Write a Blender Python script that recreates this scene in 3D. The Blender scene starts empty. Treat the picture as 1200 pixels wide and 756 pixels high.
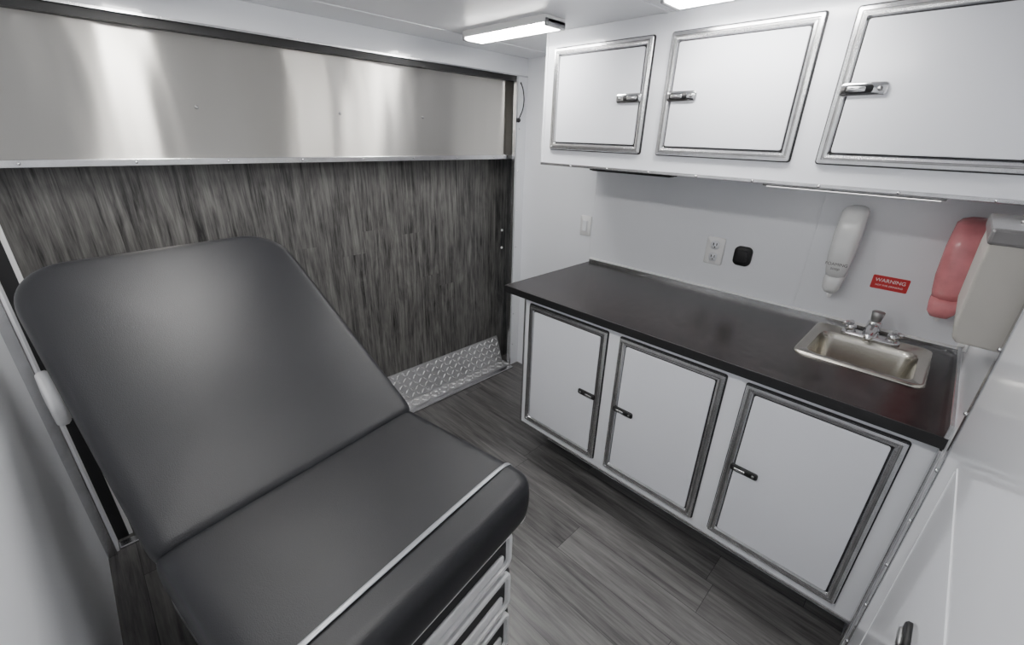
import bpy, bmesh, math, random
from mathutils import Vector, Matrix
random.seed(4)
S = 0.65          # metres per layout unit
EYE = 2.35        # camera height in layout units (z below is relative to eye level)

def W(x, y, z):
    return Vector((x*S, y*S, (z+EYE)*S))

# ------------------------------------------------------------------ materials
def newmat(name):
    m = bpy.data.materials.new(name); m.use_nodes = True
    nt = m.node_tree
    return m, nt, nt.nodes["Principled BSDF"]

def simple(name, col, rough=0.4, metal=0.0, bump=0.0, bscale=200, spec=0.5, var=0.0, vscale=3, coat=0.0, trans=0.0):
    m, nt, b = newmat(name)
    b.inputs["Base Color"].default_value = (*col, 1)
    b.inputs["Roughness"].default_value = rough
    b.inputs["Metallic"].default_value = metal
    b.inputs["Specular IOR Level"].default_value = spec
    b.inputs["Coat Weight"].default_value = coat
    b.inputs["Transmission Weight"].default_value = trans
    geo = nt.nodes.new("ShaderNodeNewGeometry")
    if var > 0:
        n = nt.nodes.new("ShaderNodeTexNoise"); n.inputs["Scale"].default_value = vscale; n.inputs["Detail"].default_value = 6
        nt.links.new(geo.outputs["Position"], n.inputs["Vector"])
        r = nt.nodes.new("ShaderNodeValToRGB")
        r.color_ramp.elements[0].position = .3; r.color_ramp.elements[1].position = .7
        r.color_ramp.elements[0].color = (*[c*(1-var) for c in col], 1)
        r.color_ramp.elements[1].color = (*[min(1, c*(1+var)) for c in col], 1)
        nt.links.new(n.outputs["Fac"], r.inputs["Fac"]); nt.links.new(r.outputs["Color"], b.inputs["Base Color"])
    if bump > 0:
        n = nt.nodes.new("ShaderNodeTexNoise"); n.inputs["Scale"].default_value = bscale; n.inputs["Detail"].default_value = 3
        nt.links.new(geo.outputs["Position"], n.inputs["Vector"])
        bp = nt.nodes.new("ShaderNodeBump"); bp.inputs["Strength"].default_value = bump; bp.inputs["Distance"].default_value = .002
        nt.links.new(n.outputs["Fac"], bp.inputs["Height"]); nt.links.new(bp.outputs["Normal"], b.inputs["Normal"])
    return m

def emis(name, col, s, ribs=False):
    m, nt, b = newmat(name)
    b.inputs["Base Color"].default_value = (.8, .8, .8, 1)
    b.inputs["Emission Color"].default_value = (*col, 1)
    b.inputs["Emission Strength"].default_value = s
    if ribs:   # LED packages behind a ribbed lens
        geo = nt.nodes.new("ShaderNodeNewGeometry")
        wv = nt.nodes.new("ShaderNodeTexWave"); wv.bands_direction = 'Y'; wv.inputs["Scale"].default_value = 18
        nt.links.new(geo.outputs["Position"], wv.inputs["Vector"])
        mr = nt.nodes.new("ShaderNodeMapRange"); mr.inputs["To Min"].default_value = s*.4; mr.inputs["To Max"].default_value = s*1.6
        nt.links.new(wv.outputs["Fac"], mr.inputs["Value"]); nt.links.new(mr.outputs[0], b.inputs["Emission Strength"])
    return m

def planks(name, across, along, pw, pl, dark, light, rough, seam=0.5, grain=45, bumpS=.3, pvar=.16, lo=.3, hi=.72, stretch=.06, seamv=1.0, blotch=.2):
    """vinyl wood planks; across/along are axis indices"""
    m, nt, b = newmat(name)
    N = nt.nodes.new; L = nt.links.new
    geo = N("ShaderNodeNewGeometry"); sep = N("ShaderNodeSeparateXYZ"); L(geo.outputs["Position"], sep.inputs[0])
    def math_(op, a, bb=None):
        n = N("ShaderNodeMath"); n.operation = op
        for i, v in enumerate((a, bb)):
            if v is None: continue
            if isinstance(v, (int, float)): n.inputs[i].default_value = v
            else: L(v, n.inputs[i])
        return n.outputs[0]
    u = sep.outputs[across]; v = sep.outputs[along]
    us = math_('DIVIDE', u, pw); iu = math_('FLOOR', us); fu = math_('FRACT', us)
    wn = N("ShaderNodeTexWhiteNoise"); wn.noise_dimensions = '1D'; L(iu, wn.inputs["W"])
    vs = math_('ADD', math_('DIVIDE', v, pl), math_('MULTIPLY', wn.outputs["Value"], 7.3))
    iv = math_('FLOOR', vs); fv = math_('FRACT', vs)
    cmb = N("ShaderNodeCombineXYZ"); L(iu, cmb.inputs[0]); L(iv, cmb.inputs[1])
    wn2 = N("ShaderNodeTexWhiteNoise"); wn2.noise_dimensions = '3D'; L(cmb.outputs[0], wn2.inputs["Vector"])
    def grain_noise(gx, gy, det, dist):
        gc = N("ShaderNodeCombineXYZ")
        L(math_('MULTIPLY', u, gx), gc.inputs[0]); L(math_('MULTIPLY', v, gy), gc.inputs[1])
        L(math_('MULTIPLY', wn2.outputs["Value"], 30), gc.inputs[2])
        ns = N("ShaderNodeTexNoise"); ns.inputs["Scale"].default_value = 1; ns.inputs["Detail"].default_value = det
        ns.inputs["Roughness"].default_value = .65; ns.inputs["Distortion"].default_value = dist
        L(gc.outputs[0], ns.inputs["Vector"]); return ns.outputs["Fac"]
    n1 = grain_noise(grain, grain*stretch, 7, .6)
    n2 = grain_noise(grain*3.2, grain*stretch*3, 3, .3)
    n3 = grain_noise(grain*.22, grain*.07, 3, 1.0)
    g_ = math_('ADD', math_('MULTIPLY', n1, .65), math_('MULTIPLY', n2, .35))
    g_ = math_('ADD', g_, math_('MULTIPLY', math_('SUBTRACT', n3, .5), blotch))
    fac = math_('ADD', g_, math_('MULTIPLY', math_('SUBTRACT', wn2.outputs["Value"], .5), pvar))
    r = N("ShaderNodeValToRGB"); e = r.color_ramp.elements
    e[0].position = lo; e[0].color = (*dark, 1); e[1].position = hi; e[1].color = (*light, 1)
    L(fac, r.inputs["Fac"])
    su = math_('LESS_THAN', fu, .0022/pw); sv = math_('MULTIPLY', math_('LESS_THAN', fv, .0022/pl), seamv)
    sm = math_('MULTIPLY', math_('MAXIMUM', su, sv), seam)
    mix = N("ShaderNodeMixRGB"); L(sm, mix.inputs[0]); L(r.outputs[0], mix.inputs[1]); mix.inputs[2].default_value = (.01, .01, .01, 1)
    L(mix.outputs[0], b.inputs["Base Color"])
    b.inputs["Roughness"].default_value = rough
    bp = N("ShaderNodeBump"); bp.inputs["Strength"].default_value = bumpS; bp.inputs["Distance"].default_value = .001
    L(n1, bp.inputs["Height"]); L(bp.outputs["Normal"], b.inputs["Normal"])
    return m

def steel_mat(name, col, rough, aniso, wave):
    m, nt, b = newmat(name); N = nt.nodes.new; L = nt.links.new
    b.inputs["Metallic"].default_value = 1; b.inputs["Base Color"].default_value = (*col, 1)
    b.inputs["Roughness"].default_value = rough; b.inputs["Anisotropic"].default_value = aniso
    c = N("ShaderNodeCombineXYZ"); c.inputs[2].default_value = 1; L(c.outputs[0], b.inputs["Tangent"])
    geo = N("ShaderNodeNewGeometry"); mp = N("ShaderNodeMapping"); mp.inputs["Scale"].default_value = (3.0, 1, .7)
    L(geo.outputs["Position"], mp.inputs["Vector"])
    n = N("ShaderNodeTexNoise"); n.inputs["Scale"].default_value = 1.9; n.inputs["Detail"].default_value = 1.2
    L(mp.outputs[0], n.inputs["Vector"])
    bp = N("ShaderNodeBump"); bp.inputs["Strength"].default_value = 1; bp.inputs["Distance"].default_value = wave
    L(n.outputs["Fac"], bp.inputs["Height"]); L(bp.outputs["Normal"], b.inputs["Normal"])
    return m

M_white = simple("white_panel", (.80, .815, .85), .3, var=.015, vscale=2, bump=.08, bscale=60)
M_gloss = simple("gloss_white_panel", (.80, .815, .85), .11, bump=.05, bscale=12, coat=.3)
M_ceil = simple("ceiling_white", (.82, .83, .855), .35, var=.01)
M_door = simple("cabinet_door_white", (.78, .795, .84), .15, bump=.12, bscale=90)
M_alu = simple("aluminium", (.64, .64, .65), .25, 1.0, bump=.1, bscale=120, var=.08, vscale=30)
M_aluD = simple("aluminium_dull", (.36, .36, .36), .42, 1.0, var=.12, vscale=30)
M_chrome = simple("chrome", (.75, .75, .76), .12, 1.0, var=.03)
M_black = simple("black_rubber", (.010, .010, .011), .5, var=.1)
M_dark = simple("dark_gap", (.015, .015, .017), .6, var=.1)
M_vinyl = simple("black_vinyl", (.0085, .009, .0115), .42, bump=.22, bscale=480, spec=.42, var=.06, vscale=8)
M_strap = simple("grey_strap", (.30, .31, .33), .35, .5, var=.06, vscale=40)
M_plastic = simple("white_plastic", (.82, .82, .82), .3, var=.02)
M_cream = simple("table_enamel", (.78, .78, .78), .3, var=.02)
M_beige = simple("dispenser_grey_plastic", (.36, .345, .315), .3, var=.04)
M_taupe = simple("dispenser_smoke_plastic", (.14, .135, .135), .2, var=.05)
M_clear = simple("soap_bag_pearl", (.74, .75, .75), .2, var=.05, vscale=20)
M_pink = simple("soap_bag_red", (.76, .27, .29), .22, var=.16, vscale=14)
M_red = simple("label_red", (.55, .02, .025), .4, var=.03)
M_ink = simple("label_white_ink", (.85, .85, .85), .5, var=.01)
M_sink = simple("sink_steel", (.50, .48, .43), .24, 1.0, bump=.08, bscale=150, var=.06, vscale=12)
M_count = simple("dark_laminate", (.0145, .0105, .0105), .26, bump=.10, bscale=120, var=.75, vscale=30)
M_wood = planks("grey_wood_wall_vinyl", 0, 2, .115, 4.0, (.014, .0135, .0135), (.185, .18, .172), .42, .3, 55, .3, .06, .36, .70, .05, .2, .32)
M_floor = planks("grey_wood_floor_vinyl", 0, 1, .15, .95, (.033, .032, .032), (.19, .184, .18), .3, .8, 34, .2, .10, .32, .70, .06, 1.0, .2)
M_steel = steel_mat("brushed_steel", (.60, .58, .54), .28, 1.0, .012)
M_diam = simple("diamond_plate_metal", (.40, .40, .41), .38, .55, bump=.1, bscale=100)
M_tread = simple("tread_metal", (.95, .95, .95), .22, .6, bump=.1, bscale=100)
M_led = emis("led_lens", (1.0, .985, .96), 57, True)
M_led2 = emis("led_bar_lens", (1.0, .98, .95), 2)

# ------------------------------------------------------------------ builders
class Group:
    def __init__(self, name, origin=None, local=False, rotz=0.0):
        self.e = bpy.data.objects.new(name, None)
        self.e.empty_display_size = .05
        bpy.context.collection.objects.link(self.e)
        o = W(*origin) if origin else Vector((0, 0, 0))
        self.M = Matrix.Translation(o) @ Matrix.Rotation(rotz, 4, 'Z')
        self.e.matrix_world = self.M
        self.local = local; self.Mi = self.M.inverted()
    def t(self, p):
        if self.local: return Vector(p)*S
        return self.Mi @ W(*p)

def finish(g, name, bm, mats, smooth=False, bevel=0, subsurf=0, single=False):
    bmesh.ops.recalc_face_normals(bm, faces=bm.faces)
    me = bpy.data.meshes.new(name)
    for f in bm.faces: f.smooth = smooth
    bm.to_mesh(me); bm.free()
    for m in (mats if isinstance(mats, (list, tuple)) else [mats]): me.materials.append(m)
    ob = bpy.data.objects.new(name, me)
    bpy.context.collection.objects.link(ob)
    if g: ob.parent = g.e
    if bevel:
        md = ob.modifiers.new("bevel", 'BEVEL'); md.width = bevel; md.segments = 2; md.limit_method = 'ANGLE'
    if subsurf:
        md = ob.modifiers.new("sub", 'SUBSURF'); md.levels = subsurf; md.render_levels = subsurf
    return ob

def tf(g, p):
    return g.t(p) if g else W(*p)

def box(g, name, xr, yr, zr, mat, bevel=0):
    bm = bmesh.new()
    v = [bm.verts.new(tf(g, (x, y, z))) for x in xr for y in yr for z in zr]
    for f in ((0,1,3,2),(4,6,7,5),(0,4,5,1),(2,3,7,6),(0,2,6,4),(1,5,7,3)):
        bm.faces.new([v[i] for i in f])
    return finish(g, name, bm, mat, bevel=bevel)

def rr(cx, cy, hx, hy, r, n=5):
    rs = r if isinstance(r, (list, tuple)) else [r]*4
    pts = []
    for (sx, sy, a0), rad in zip(((1,1,0),(-1,1,90),(-1,-1,180),(1,-1,270)), rs):
        rad = min(rad, hx*.999, hy*.999)
        for i in range(n+1):
            a = math.radians(a0+90*i/n)
            pts.append((cx+sx*(hx-rad)+rad*math.cos(a), cy+sy*(hy-rad)+rad*math.sin(a)))
    return pts

def loft(g, name, rings, mat, cap0=True, cap1=True, smooth=True, subsurf=0, bevel=0):
    bm = bmesh.new(); R = []
    for ring in rings: R.append([bm.verts.new(tf(g, p)) for p in ring])
    n = len(R[0])
    for a, b in zip(R[:-1], R[1:]):
        for i in range(n):
            bm.faces.new((a[i], a[(i+1) % n], b[(i+1) % n], b[i]))
    if cap0: bm.faces.new(R[0])
    if cap1: bm.faces.new(R[-1][::-1])
    return finish(g, name, bm, mat, smooth=smooth, subsurf=subsurf, bevel=bevel)

def slab(g, name, fn, c, h, r, prof, mat, smooth=True, subsurf=0, n=5, cap0=True, cap1=True):
    """prof: list of (inset, height)"""
    rings = []
    for ins, k in prof:
        rad = [max(q-ins, .003) for q in (r if isinstance(r, (list, tuple)) else [r]*4)]
        rings.append([fn(a, b, k) for a, b in rr(c[0], c[1], h[0]-ins, h[1]-ins, rad, n)])
    return loft(g, name, rings, mat, cap0, cap1, smooth, subsurf)

def cushion(g, name, fn, c, h, r, edge, dome, mat, N=28):
    """padded slab with an even quad top, rounded-rect outline and rolled edges"""
    bm = bmesh.new()
    def outline(ins): return [max(q-ins, .012) for q in r]
    M = N
    def per(s, t, hx, hy, rad):
        x, y = s*hx, t*hy
        sx = 1 if s >= 0 else -1; sy = 1 if t >= 0 else -1
        q = rad[0] if (sx > 0 and sy > 0) else rad[1] if (sx < 0 and sy > 0) else rad[2] if (sx < 0 and sy < 0) else rad[3]
        dx, dy = abs(x)-(hx-q), abs(y)-(hy-q)
        if dx > 0 and dy > 0:
            if dx >= dy: ang = math.radians(45)*(dy/dx)
            else: ang = math.radians(90)-math.radians(45)*(dx/dy)
            return (sx*(hx-q+q*math.cos(ang)), sy*(hy-q+q*math.sin(ang)))
        return (x, y)
    V = {}
    for i in range(M+1):
        for j in range(M+1):
            s, t = -1+2*i/M, -1+2*j/M
            m = max(abs(s), abs(t))
            if m < 1e-6: V[i, j] = (0, 0, m); continue
            bs, bt = s/m, t/m
            px, py = per(bs, bt, h[0]-edge, h[1]-edge, outline(edge))
            w_ = m**3
            rx, ry = bs*(h[0]-edge), bt*(h[1]-edge)
            V[i, j] = (m*(rx*(1-w_)+px*w_), m*(ry*(1-w_)+py*w_), m)
    t_ = dome[0]; top = {}; bot = {}
    for k, (x, y, m) in V.items():
        top[k] = bm.verts.new(tf(g, fn(c[0]+x, c[1]+y, dome[1]*(1-m**2.2))))
        bot[k] = bm.verts.new(tf(g, fn(c[0]+x, c[1]+y, -t_)))
    for i in range(M):
        for j in range(M):
            bm.faces.new((top[i, j], top[i+1, j], top[i+1, j+1], top[i, j+1]))
            bm.faces.new((bot[i, j+1], bot[i+1, j+1], bot[i+1, j], bot[i, j]))
    loop = [(i, 0) for i in range(M)]+[(M, j) for j in range(M)]+[(i, M) for i in range(M, 0, -1)]+[(0, j) for j in range(M, 0, -1)]
    prof = [(.30, -.012), (.58, -.045), (.82, -.10), (.96, -.20), (1.0, -.36), (1.0, -.58), (.9, -.8), (.6, -.95)]
    prev = [top[k] for k in loop]
    for fr, d in prof:
        e_ = edge*(1-fr); cur = []
        for k in loop:
            s, t = -1+2*k[0]/M, -1+2*k[1]/M
            px, py = per(s, t, h[0]-e_, h[1]-e_, outline(e_))
            cur.append(bm.verts.new(tf(g, fn(c[0]+px, c[1]+py, d*t_))))
        n = len(loop)
        for i in range(n): bm.faces.new((prev[i], prev[(i+1) % n], cur[(i+1) % n], cur[i]))
        prev = cur
    nxt = [bot[k] for k in loop]; n = len(loop)
    for i in range(n): bm.faces.new((prev[i], prev[(i+1) % n], nxt[(i+1) % n], nxt[i]))
    return finish(g, name, bm, mat, smooth=True, subsurf=1)

def cyl(g, name, p0, p1, r0, r1, mat, n=20, extra=None):
    p0 = Vector(p0); p1 = Vector(p1); d = (p1-p0).normalized()
    a = d.orthogonal().normalized(); b = d.cross(a)
    prof = extra or [(0, r0*.85), (.06, r0), (.94, r1), (1, r1*.85)]
    rings = []
    for t, r in prof:
        c = p0.lerp(p1, t)
        rings.append([tuple(c+a*(r*math.cos(2*math.pi*i/n))+b*(r*math.sin(2*math.pi*i/n))) for i in range(n)])
    return loft(g, name, rings, mat)

def tube(g, name, pts, r, mat, res=4, cyclic=False):
    cu = bpy.data.curves.new(name, 'CURVE'); cu.dimensions = '3D'; cu.bevel_depth = r*S; cu.bevel_resolution = 3
    sp = cu.splines.new('BEZIER'); sp.bezier_points.add(len(pts)-1); sp.use_cyclic_u = cyclic
    for bp, p in zip(sp.bezier_points, pts):
        bp.co = tf(g, p); bp.handle_left_type = bp.handle_right_type = 'AUTO'
    cu.materials.append(mat)
    ob = bpy.data.objects.new(name, cu); bpy.context.collection.objects.link(ob)
    if g: ob.parent = g.e
    return ob

def dots(g, name, pts, r, mat):
    bm = bmesh.new()
    for p in pts:
        bmesh.ops.create_icosphere(bm, subdivisions=2, radius=r*S, matrix=Matrix.Translation(tf(g, p)))
    return finish(g, name, bm, mat, smooth=True)

XR, YJ, YB, YE, XL, ZC, ZF = 3.17, 3.0, 3.22, -.238, -.36, .62, -2.35
YS = 3.09         # steel sheet plane, slightly proud of the wood panel
faceX = lambda X: (lambda a, b, k: (X-k, a, b))          # surface facing -x
faceY = lambda Y: (lambda a, b, k: (a, Y+k, b))          # surface facing +y

# ------------------------------------------------------------------ room shell
box(None, "floor", (XL-.1, XR+.4), (YE-.1, YB+.1), (ZF-.08, ZF), M_floor)
box(None, "ceiling", (XL-.1, XR+.4), (YE-.1, YB+.1), (ZC, ZC+.08), M_ceil)
box(None, "wall_right", (XR, XR+.08), (YE-.1, YJ+.02), (ZF, ZC), M_white)
box(None, "wall_left", (XL-.08, XL), (YE-.1, YB+.1), (ZF, ZC), M_white)
box(None, "wall_front", (XL, XR), (YE-.08, YE), (ZF, ZC), M_gloss)
gb = Group("wall_back", (1.4, YB, ZF))
box(gb, "wood_panel", (XL, XR+.3), (YB, YB+.06), (ZF, -.17), M_wood)
box(gb, "upper_backing", (XL, XR+.3), (YS+.01, YB+.06), (-.17, ZC), M_dark)
box(gb, "slideout_return", (XR+.3, XR+.36), (YJ, YB+.06), (ZF, ZC), M_white)
gs = Group("steel_wall_panel", (1.4, YS, .1))
box(gs, "sheet", (XL, XR+.29), (YS-.004, YS+.008), (-.17, .475), M_steel)
dots(gs, "rivets", [(.646, YS-.006, .096), (1.455, YS-.006, .106), (2.11, YS-.006, .11)], .010, M_aluD)
gt = Group("trim_1", (1.4, YS, -.18))
box(gt, "angle", (XL, XR+.29), (YS-.022, YS-.004), (-.197, -.162), M_alu, .002)
box(gt, "angle_leg", (XL, XR+.29), (YS-.004, YB-.002), (-.182, -.171), M_alu)
dots(gt, "screws", [(x*.42-.1, YS-.023, -.178) for x in range(8)], .008, M_chrome)
dots(gb, "screw_caps", [(3.10, YB-.002, -.89), (3.10, YB-.002, -1.07)], .013, M_plastic)
gh = Group("trim_2", (1.4, YJ, .5))
box(gh, "header_beam", (XL, XR+.3), (YJ, YS-.005), (.478, ZC), M_gloss, .003)
box(gh, "header_seal", (XL, XR+.28), (YJ+.02, YS-.006), (.437, .478), M_black)
box(gh, "header_lip", (XL, XR), (YJ-.004, YJ+.014), (.474, .484), M_alu)
gj = Group("trim_3", (3.1, YJ, ZF))
box(gj, "jamb", (3.045, XR), (YJ, YJ+.03), (ZF, .478), M_white, .003)
box(gj, "jamb_edge", (3.03, 3.05), (YJ-.008, YJ+.032), (ZF, .478), M_alu, .002)
dots(gj, "jamb_screws", [(3.08, YJ-.002, ZF+.25+i*.36) for i in range(8)], .007, M_chrome)
tube(gj, "sensor_cable", [(3.07, 2.985, .43), (3.09, 2.97, .36), (3.09, 2.965, .24), (3.06, 2.98, .15), (3.05, 2.985, .13)], .005, M_black)
dots(gj, "sensor", [(3.055, 2.985, .13)], .020, M_black)
gl = Group("trim_4", (XL, YJ, ZF))
box(gl, "jamb", (XL, -.305), (2.93, YS-.03), (ZF, .478), M_white, .003)
box(gl, "jamb_edge", (XL, -.315), (2.905, 2.93), (ZF, .478), M_alu, .002)
box(gl, "seal", (-.305, -.250), (3.03, YS-.03), (ZF, .43), M_black)
box(gl, "seal_edge", (-.250, -.232), (3.04, YS-.03), (ZF, .43), M_plastic)
gd = Group("trim_5", (1.4, YJ, ZF))
box(gd, "threshold", (-.30, 3.03), (2.93, 2.985), (ZF, ZF+.02), M_alu, .003)
gc = Group("trim_6", (1.4, 2.6, ZC))
for i, y in enumerate((2.68, 1.36, .2)):
    box(gc, "ceiling_seam_%d" % i, (XL, XR), (y, y+.03), (ZC-.006, ZC), M_ceil, .001)
gw = Group("trim_7", (XR, 1.4, -.6))
for i, y in enumerate((2.165, .56)):
    box(gw, "wall_seam_%d" % i, (XR-.004, XR), (y, y+.012), (-.99, -.18), M_white, .0006)

# diamond plate: leaning kick plate and floor plate
gp = Group("diamond_plate", (2.2, YB, ZF))
x0, x1 = 1.15, 3.04
KB, KT = (3.115, ZF+.028), (YB-.012, ZF+.295)
kd = Vector((0, KT[0]-KB[0], KT[1]-KB[1])); kl = kd.length; kd.normalize(); kn = Vector((0, -kd.z, kd.y))
def fk(u, v, k):
    return (u, KB[0]+kd.y*v+kn.y*k, KB[1]+kd.z*v+kn.z*k)
slab(gp, "kick_sheet", fk, ((x0+x1)/2, kl/2), ((x1-x0)/2, kl/2), .006, [(0, -.008), (0, 0)], M_diam, smooth=False, n=2)
ff = lambda u, v, k: (u, v, ZF+.026+k)
slab(gp, "floor_sheet", ff, ((x0+x1)/2, 3.052), ((x1-x0)/2, .066), .006, [(0, -.026), (0, 0)], M_diam, smooth=False, n=2)
bm = bmesh.new()
def loz(cx, cy, ang, fn):
    L_, w_ = .027, .0095
    ca, sa = math.cos(ang), math.sin(ang)
    base = [(-L_, 0), (0, -w_), (L_, 0), (0, w_)]
    vs = [bm.verts.new(tf(gp, fn(cx+a*ca-b*sa, cy+a*sa+b*ca, 0))) for a, b in base]
    tp = [bm.verts.new(tf(gp, fn(cx+(a*ca-b*sa)*.6, cy+(a*sa+b*ca)*.6, .009))) for a, b in base]
    for i in range(4): bm.faces.new((vs[i], vs[(i+1) % 4], tp[(i+1) % 4], tp[i]))
    bm.faces.new(tp)
p = .054
for i in range(int((x1-x0)/p)):
    for j in range(5):
        a = math.radians(45 if (i+j) % 2 else -45)
        loz(x0+.03+i*p, .032+j*p, a, fk)
        if j < 2: loz(x0+.03+i*p, 3.022+j*p, a, ff)
finish(gp, "tread_pattern", bm, M_tread)

# ------------------------------------------------------------------ base cabinet
def cab_door(g, nm, X, y0, y1, z0, z1, wf=.042):
    cx, cz, hy, hz = (y0+y1)/2, (z0+z1)/2, (y1-y0)/2, (z1-z0)/2
    f = faceX(X)
    slab(g, nm+"_gap_shade", f, (cx, cz), (hy+.006, hz+.006), .014, [(0, 0), (0, .004)], M_dark, smooth=False)  # dark backing rim, shade of the gap round the door put in as colour
    slab(g, nm+"_frame", f, (cx, cz), (hy, hz), .010,
         [(0, .002), (0, .014), (.003, .018), (.015, .019), (.018, .012), (.022, .012), (.025, .019), (wf-.007, .018), (wf-.003, .010), (wf, .005)],
         M_alu, smooth=False, n=3, cap0=False, cap1=False)
    slab(g, nm+"_groove", f, (cx, cz), (hy-.0175, hz-.0175), .01, [(0, .004), (0, .0128), (.005, .0128)], M_aluD, smooth=False, n=3, cap0=False, cap1=False)
    slab(g, nm+"_line", f, (cx, cz), (hy-wf+.001, hz-wf+.001), .01, [(0, .005), (0, .007)], M_dark, smooth=False, n=3)
    slab(g, nm+"_panel", f, (cx, cz), (hy-wf-.004, hz-wf-.004), .01, [(0, .004), (0, .012), (.003, .014)], M_door, smooth=False, n=3)

def latch(g, nm, X, y, z, L_, H_, mat, matk, flip):
    f = faceX(X)
    slab(g, nm+"_plate", f, (y, z), (L_/2, H_/2), H_*.3, [(0, 0), (0, .009), (.004, .013)], mat, n=6)
    slab(g, nm+"_recess", f, (y-flip*L_*.10, z), (L_*.30, H_*.28), H_*.2, [(0, .0125), (0, .0145)], M_black, n=6)
    slab(g, nm+"_paddle", f, (y-flip*L_*.15, z), (L_*.2, H_*.2), H_*.12, [(0, .014), (0, .018), (.003, .020)], matk, n=6)
    slab(g, nm+"_keyway", f, (y+flip*L_*.34, z), (H_*.18, H_*.18), H_*.18, [(0, .0125), (0, .017)], M_aluD, n=6)

g = Group("base_cabinet", (2.66, .9, ZF))
FX = 2.16; CB = -2.12; CT = -1.045; CL = 1.985
box(g, "face_frame", (FX, FX+.03), (YE, CL), (CB, CT), M_white, .003)
box(g, "side_panel", (FX+.03, XR), (CL-.03, CL), (CB, CT), M_white)
box(g, "bottom_panel", (FX+.03, XR), (YE, CL-.03), (CB, CB+.03), M_white)
box(g, "toe_kick", (FX+.22, FX+.25), (YE, CL-.12), (ZF, CB), M_white)
box(g, "toe_kick_side", (FX+.25, XR), (CL-.15, CL-.12), (ZF, CB), M_white)
box(g, "bottom_edge_trim", (FX-.005, FX+.02), (YE, CL+.005), (CB-.006, CB+.012), M_alu, .002)
box(g, "corner_trim", (FX-.004, FX+.03), (CL-.012, CL+.006), (CB, CT), M_alu, .002)
for i, (a, b) in enumerate(((1.28, 1.93), (.57, 1.19), (-.15, .47))):
    cab_door(g, "door_%d" % (i+1), FX, a, b, -2.06, -1.09)
for i, (y, fl) in enumerate(((1.38, 1), (1.10, -1), (.375, -1))):
    latch(g, "latch_%d" % (i+1), FX-.012, y, -1.575, .135, .038, M_black, M_alu, fl)

# countertop with cut-out for the sink
g = Group("countertop", (2.65, .95, -1.0))
CF, SY0, SY1, SX0, SX1 = 2.12, -.12, .37, 2.55, 3.05
box(g, "slab_front", (CF, SX0), (YE, 2.15), (CT, -1.0), M_count)
box(g, "slab_back", (SX1, XR), (YE, 2.15), (CT, -1.0), M_count)
box(g, "slab_left", (SX0, SX1), (SY1, 2.15), (CT, -1.0), M_count)
box(g, "slab_right", (SX0, SX1), (YE, SY0), (CT, -1.0), M_count)
box(g, "front_edge_band", (CF-.006, CF), (YE, 2.156), (CT-.004, -.999), M_black, .001)
box(g, "end_edge_band", (CF-.006, XR), (2.15, 2.156), (CT-.004, -.999), M_black, .001)
box(g, "rear_trim", (XR-.022, XR), (YE, 2.15), (-1.0, -.965), M_plastic, .002)
box(g, "rear_trim_edge", (XR-.026, XR-.022), (YE, 2.15), (-1.0, -.975), M_alu)
box(g, "end_trim", (CF-.01, XR), (YE, YE+.016), (-1.0, -.94), M_alu, .002)

# sink
g = Group("sink", (2.8, .12, -1.0))
f = lambda a, b, k: (a, b, -1.0+k)
cx, cy = 2.80, .125
rings = [[f(a, b, .000) for a, b in rr(cx, cy, .285, .268, .05)],
         [f(a, b, .010) for a, b in rr(cx, cy, .282, .265, .05)],
         [f(a, b, .012) for a, b in rr(cx, cy, .272, .255, .045)],
         [f(a, b, .007) for a, b in rr(cx, cy, .266, .249, .04)]]
bx = 2.765
for hx, hy, r, k in ((.205, .222, .06, .007), (.200, .217, .06, .002), (.190, .207, .06, -.03), (.178, .195, .06, -.15), (.165, .182, .06, -.185), (.12, .13, .05, -.2), (.03, .03, .03, -.205)):
    rings.append([f(a, b, k) for a, b in rr(bx, cy, hx, hy, r)])
loft(g, "basin", rings, M_sink, cap0=False)
cyl(g, "drain", (bx, cy, -1.207), (bx, cy, -1.200), .035, .035, M_chrome)

# faucet
g = Group("faucet", (3.01, .13, -1.0))
slab(g, "deck_plate", lambda a, b, k: (a, b, -.992+k), (3.01, .13), (.04, .135), .04, [(0, 0), (0, .012), (.008, .022)], M_chrome)
cyl(g, "body", (3.01, .13, -.975), (3.01, .13, -.885), .038, .032, M_chrome)
cyl(g, "spout", (3.00, .13, -.915), (2.85, .13, -.940), .026, .020, M_chrome)
cyl(g, "aerator", (2.862, .13, -.93), (2.860, .13, -.965), .018, .016, M_chrome)
cyl(g, "top_knob", (3.01, .13, -.885), (3.01, .13, -.830), .024, .030, M_aluD)
for s in (-1, 1):
    cyl(g, "handle_base_%d" % (s+2), (3.01, .13+s*.095, -.975), (3.01, .13+s*.095, -.935), .028, .024, M_chrome)
    cyl(g, "lever_%d" % (s+2), (3.02, .13+s*.095, -.927), (2.965, .13+s*.13, -.922), .015, .013, M_chrome)

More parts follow.
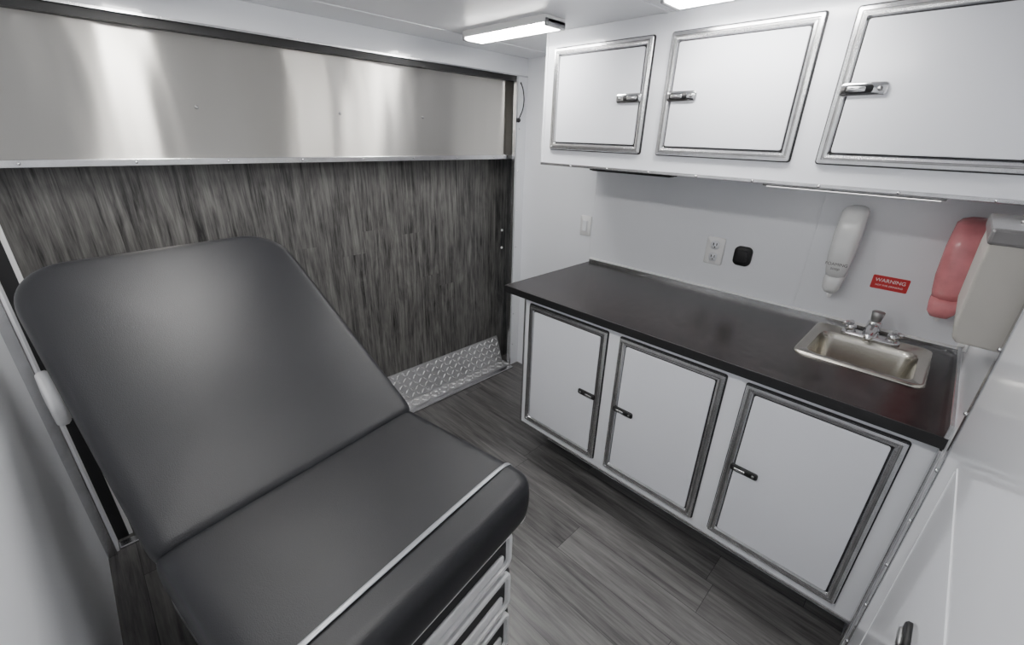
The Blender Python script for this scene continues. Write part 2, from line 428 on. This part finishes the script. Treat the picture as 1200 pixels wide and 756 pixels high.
# ------------------------------------------------------------------ upper cabinet
g = Group("wall_cabinet", (2.83, 1, .2))
UX, UB, UL = 2.5, -.175, 2.2
box(g, "carcass", (UX, XR), (YE, UL), (UB, ZC), M_door, .004)
box(g, "bottom_trim", (UX-.006, UX+.03), (YE, UL+.005), (UB-.008, UB+.010), M_alu, .002)
box(g, "corner_trim", (UX-.004, UX+.02), (UL-.012, UL+.006), (UB, ZC), M_white, .002)
dots(g, "screws", [(UX-.007, -.1+i*.29, UB) for i in range(8)], .007, M_chrome)
for i, (a, b) in enumerate(((1.425, 2.12), (.63, 1.32), (-.17, .518))):
    cab_door(g, "door_%d" % (i+1), UX, a, b, -.075, .52)
for i, (y, fl) in enumerate(((1.535, 1), (1.215, -1), (.42, -1))):
    latch(g, "latch_%d" % (i+1), UX-.012, y, .22, .165, .052, M_chrome, M_chrome, fl)

for (y0, y1, lit) in ((1.37, 2.02, False), (.04, .82, True)):
    g = Group("under_cabinet_light", (2.9, (y0+y1)/2, UB))
    box(g, "housing", (2.84, 2.93), (y0, y1), (UB-.044, UB), M_aluD if lit else M_black, .003)
    box(g, "diffuser", (2.85, 2.92), (y0+.02, y1-.02), (UB-.048, UB-.044), M_led2 if lit else M_dark, .001)

# ------------------------------------------------------------------ wall devices
def plate(g, nm, y, z, w, h, mat, r=.012):
    slab(g, nm, faceX(XR), (y, z), (w/2, h/2), r, [(0, 0), (0, .008), (.006, .014)], mat, n=4)
g = Group("light_switch", (XR, 2.235, -.70)); plate(g, "plate", 2.235, -.70, .11, .17, M_plastic)
slab(g, "rocker", faceX(XR), (2.235, -.70), (.022, .045), .004, [(0, .013), (0, .022), (.003, .026)], M_white, smooth=False)
g = Group("electrical_outlet", (XR, 1.117, -.706)); plate(g, "plate", 1.117, -.706, .125, .19, M_plastic)
for i, dz in enumerate((.042, -.042)):
    slab(g, "receptacle_%d" % i, faceX(XR), (1.117, -.706+dz), (.028, .03), .02, [(0, .013), (0, .018)], M_white)
    for j, dy in enumerate((-.011, .011)):
        box(g, "slot_%d_%d" % (i, j), (XR-.0195, XR-.017), (1.117+dy-.003, 1.117+dy+.003), (-.706+dz-.003, -.706+dz+.015), M_dark)
    dots(g, "ground_%d" % i, [(XR-.016, 1.117, -.706+dz-.014)], .005, M_dark)
g = Group("cable_port_cover", (XR, .927, -.706))
slab(g, "cover", faceX(XR), (.927, -.706), (.057, .065), .035, [(0, 0), (0, .014), (.008, .022)], M_black, n=6)
slab(g, "flap", faceX(XR), (.927, -.706), (.036, .042), .024, [(0, .02), (0, .028), (.005, .031)], M_dark, n=6)
g = Group("warning_sign", (XR, .138, -.706))
slab(g, "label", faceX(XR), (.138, -.706), (.082, .038), .006, [(0, 0), (0, .003)], M_red, smooth=False)
def text(g, body, y, z, size, X, mat):
    cu = bpy.data.curves.new("lettering", 'FONT'); cu.body = body; cu.size = size*S; cu.align_x = 'CENTER'; cu.align_y = 'CENTER'; cu.extrude = .0002
    cu.materials.append(mat)
    ob = bpy.data.objects.new("lettering", cu); bpy.context.collection.objects.link(ob)
    ob.parent = g.e
    R = Matrix(((0, 0, -1), (-1, 0, 0), (0, 1, 0))).to_4x4()
    ob.matrix_local = Matrix.Translation(g.t((X, y, z))) @ R
text(g, "WARNING", .138, -.694, .028, XR-.0042, M_ink)
text(g, "NOT FOR DRINKING", .138, -.722, .013, XR-.0042, M_ink)

def soap(y, mat, big):
    g = Group("soap_dispenser", (XR, y, -.55))
    k = 1.2 if big else .93
    box(g, "wall_bracket", (XR-.02, XR), (y-.045, y+.045), (-.74, -.36), M_plastic, .004)
    rings = []
    for z, hw, d in ((-.302, .030, .03), (-.310, .052, .05), (-.33, .064, .066), (-.45, .068, .075), (-.58, .064, .078), (-.66, .055, .072), (-.70, .048, .062)):
        rings.append([(XR-.018-d*k+b, y+a, z) for a, b in rr(0, 0, hw*k, d*k, .04*k)])
    loft(g, "bag_body", rings, mat)
    rings = []
    for z, hw, d in ((-.695, .048, .06), (-.72, .050, .066), (-.77, .044, .062), (-.80, .03, .05), (-.812, .018, .03)):
        rings.append([(XR-.018-d*k+b, y+a, z) for a, b in rr(0, 0, hw*k, d*k, .025)])
    loft(g, "push_lever", rings, M_clear if not big else M_pink)
    cyl(g, "nozzle", (XR-.07, y, -.81), (XR-.07, y, -.835), .014, .01, M_plastic)
    return g
g = soap(.385, M_clear, False)
text(g, "FOAMING\nsoap", .385, -.63, .024, XR-.169, M_taupe)
soap(-.10, M_pink, True)

g = Group("paper_towel_dispenser", (2.2, YE, -.4))
def prof(x, ins):
    z0, z1, d = -.590+ins, -.225-ins, .135-ins
    pts = [(YE+.002, z0), (YE+d*.80, z0), (YE+d*.90, z0+.015), (YE+d*.95, z0+.05), (YE+d, z1-.09), (YE+d*.98, z1-.02), (YE+d*.90, z1), (YE+.002, z1)]
    return [(x, a, b) for a, b in pts]
loft(g, "cover", [prof(1.97, .006), prof(1.975, 0), prof(2.445, 0), prof(2.45, .006)], M_beige, smooth=False, bevel=.003)
box(g, "top_cap", (1.962, 2.455), (YE+.002, YE+.142), (-.265, -.215), M_taupe, .006)
box(g, "towel_slot", (2.02, 2.40), (YE+.03, YE+.09), (-.597, -.588), M_dark)
slab(g, "key_lock", lambda a, b, k: (a, b, -.215+k), (2.2, YE+.06), (.015, .015), .015, [(0, 0), (0, .006)], M_aluD)
g = Group("wall_hook", (2.9, YE, -.87))
cyl(g, "base", (2.9, YE, -.87), (2.9, YE+.012, -.87), .03, .03, M_plastic)
cyl(g, "peg", (2.9, YE+.01, -.87), (2.9, YE+.035, -.865), .014, .018, M_plastic)

# ------------------------------------------------------------------ front wall strip and door
g = Group("trim_8", (1.94, YE, ZF))
box(g, "wall_strip", (1.925, 1.965), (YE, YE+.010), (ZF, ZC), M_alu, .002)
dots(g, "strip_screws", [(1.945, YE+.010, ZF+.1+i*.24) for i in range(12)], .008, M_chrome)
box(g, "cabinet_side_strip", (2.10, 2.155), (YE, YE+.012), (ZF, -1.05), M_alu, .002)
g = Group("door_1", (1.3, YE, ZF))
box(g, "leaf", (.72, 1.88), (YE+.0005, YE+.010), (ZF+.03, .45), M_gloss, .003)
fyy = faceY(YE)
slab(g, "lower_moulding", fyy, (1.24, -1.53), (.42, .68), .03, [(0, .009), (.004, .0125), (.010, .0125), (.014, .0102)], M_gloss, smooth=False, cap0=False, cap1=False)
slab(g, "latch_plate", fyy, (1.17, -1.10), (.045, .032), .02, [(0, .010), (0, .018), (.005, .022)], M_black)
slab(g, "latch_handle", fyy, (1.17, -1.10), (.03, .012), .010, [(0, .021), (0, .026), (.003, .029)], M_aluD)

# ------------------------------------------------------------------ ceiling lights
for (lx, ly) in ((2.21, 2.25), (.50, 2.25), (2.21, .85), (.50, .85)):
    g = Group("ceiling_light", (lx, ly, ZC))
    hx, hy = .085, .36
    box(g, "housing", (lx-hx, lx+hx), (ly-hy, ly+hy), (ZC-.022, ZC), M_plastic, .003)
    f = lambda a, b, k: (a, b, ZC-.02-k)
    slab(g, "bezel", f, (lx, ly), (hx+.004, hy+.004), .02, [(0, -.015), (0, .014), (.004, .018), (.012, .018), (.014, .008)], M_plastic, smooth=False, cap0=False, cap1=False)
    slab(g, "lens", f, (lx, ly), (hx-.012, hy-.012), .012, [(0, .0), (0, .026), (.010, .034)], M_led, smooth=False)
    for s in (-1, 1):
        slab(g, "end_cap_%d" % (s+2), f, (lx, ly+s*(hy-.006)), (hx, .010), .008, [(0, 0), (0, .032), (.004, .036)], M_aluD)

# ------------------------------------------------------------------ exam table
AL = math.radians(34); BW = 1.03; TZ = 1.15
g = Group("exam_table", (-.09, 1.375, ZF), local=True, rotz=math.radians(8.5))
BL = 1.27
ca, sa = math.cos(AL), math.sin(AL)
fb = lambda a, b, k: (a, b*ca-k*sa, TZ+b*sa+k*ca)
cushion(g, "backrest_cushion", fb, (BW/2, BL/2-.002), (BW/2, BL/2), [.19, .19, .035, .035], .05, (.145, .014), M_vinyl)
slab(g, "backrest_plate", fb, (BW/2, BL/2), (BW/2-.06, BL/2-.06), .08, [(0, -.175), (0, -.14)], M_dark, smooth=False)
fs = lambda a, b, k: (a, b, TZ+k)
SL0, SL1 = -.70, .065
cushion(g, "seat_cushion", fs, (BW/2, (SL0+SL1)/2), (BW/2, (SL1-SL0)/2), [.03, .03, .09, .09], .06, (.22, .006), M_vinyl)
# strap wrapped over the seat
lc = -.565
path = [(-.003, -.14), (-.003, -.085), (.0, -.045), (.012, -.020), (.034, -.007), (.062, .0), (.12, .003), (.22, .005), (.36, .006), (BW/2, .006)]
path = path + [(BW-a, k) for a, k in path[::-1][1:]]
r1 = [(a, lc-.010, TZ+k+.004) for a, k in path]; r2 = [(a, lc+.010, TZ+k+.004) for a, k in path]
bm = bmesh.new()
v1 = [bm.verts.new(tf(g, q)) for q in r1]; v2 = [bm.verts.new(tf(g, q)) for q in r2]
for i in range(len(v1)-1): bm.faces.new((v1[i], v1[i+1], v2[i+1], v2[i]))
ob = finish(g, "strap", bm, M_strap, smooth=True)
md = ob.modifiers.new("sol", 'SOLIDIFY'); md.thickness = .004; md.offset = 0
md = ob.modifiers.new("sub", 'SUBSURF'); md.levels = 2; md.render_levels = 2
# ring
tube(g, "strap_hook", [(BW-.02, -.60, .935), (BW+.015, -.61, .92), (BW+.025, -.62, .885), (BW+.005, -.625, .855), (BW-.03, -.62, .865), (BW-.04, -.61, .90)], .008, M_plastic, cyclic=True)
# body
x0, x1, y0, y1 = .07, .965, -.62, .80
box(g, "plinth", (x0+.04, x1-.04), (y0+.06, y1-.05), (0, .12), M_dark, .004)
box(g, "body", (x0, x1), (y0, y1), (.12, .925), M_cream, .02)
fd = lambda a, b, k: (a, y0-k, b)
for i, (z0, z1) in enumerate(((.70, .90), (.44, .66), (.16, .40))):
    cz, hz = (z0+z1)/2, (z1-z0)/2
    hx = (x1-x0)/2-.02
    slab(g, "drawer_shadow_%d" % i, fd, ((x0+x1)/2, cz), (hx+.012, hz+.012), .05, [(0, -.002), (0, .004)], M_dark)
    slab(g, "drawer_front_%d" % i, fd, ((x0+x1)/2, cz), (hx, hz), .045, [(0, 0), (0, .018), (.006, .026), (.024, .026), (.028, .010)], M_cream, cap1=False, smooth=False)
    slab(g, "drawer_well_%d" % i, fd, ((x0+x1)/2, cz), (hx-.026, hz-.026), .02, [(0, .008), (0, .011)], M_black, smooth=False)
    slab(g, "drawer_pull_%d" % i, fd, ((x0+x1)/2, cz-hz*.35), (hx-.05, hz*.30), .02, [(0, .010), (0, .018), (.01, .022)], M_cream)
box(g, "seat_frame", (x0+.02, x1-.02), (y0+.02, .02), (.92, .94), M_dark)
for s in (.2, .8):
    cyl(g, "strut_%d" % int(s*10), (BW*s, .55, .90), (BW*s, .72, TZ+.72*sa/ca*.97-.17), .025, .02, M_aluD)
# paper roll behind backrest
bR, kR = .80, -.26
cyl(g, "paper_roll", fb(.0, bR, kR), fb(BW-.03, bR, kR), .085, .085, M_plastic, n=32)
slab(g, "roll_bracket", lambda a, b, k: fb(-.03+k, a, b), (bR, kR+.03), (.09, .11), .07, [(.01, 0), (0, .01), (0, .03), (.01, .04)], M_plastic)
slab(g, "roll_bracket_far", lambda a, b, k: fb(BW-.045+k, a, b), (bR, kR+.03), (.09, .10), .07, [(.01, 0), (0, .01), (0, .03), (.01, .04)], M_plastic)

# ------------------------------------------------------------------ world and camera
w = bpy.data.worlds.new("World"); bpy.context.scene.world = w; w.use_nodes = True
w.node_tree.nodes["Background"].inputs[0].default_value = (.5, .55, .6, 1)
w.node_tree.nodes["Background"].inputs[1].default_value = .3

cam = bpy.data.cameras.new("Camera"); co = bpy.data.objects.new("Camera", cam)
bpy.context.collection.objects.link(co); bpy.context.scene.camera = co
cam.sensor_fit = 'HORIZONTAL'; cam.sensor_width = 36; cam.lens = 36*510/1200; cam.clip_start = .02
fwd = Vector((.657, .643, -.394)).normalized()
right = Vector((.708, -.706, .0276)); right = (right-fwd*right.dot(fwd)).normalized()
up = right.cross(fwd)
R = Matrix((right, up, -fwd)).transposed().to_4x4()
co.matrix_world = Matrix.Translation(W(0, 0, 0)) @ R
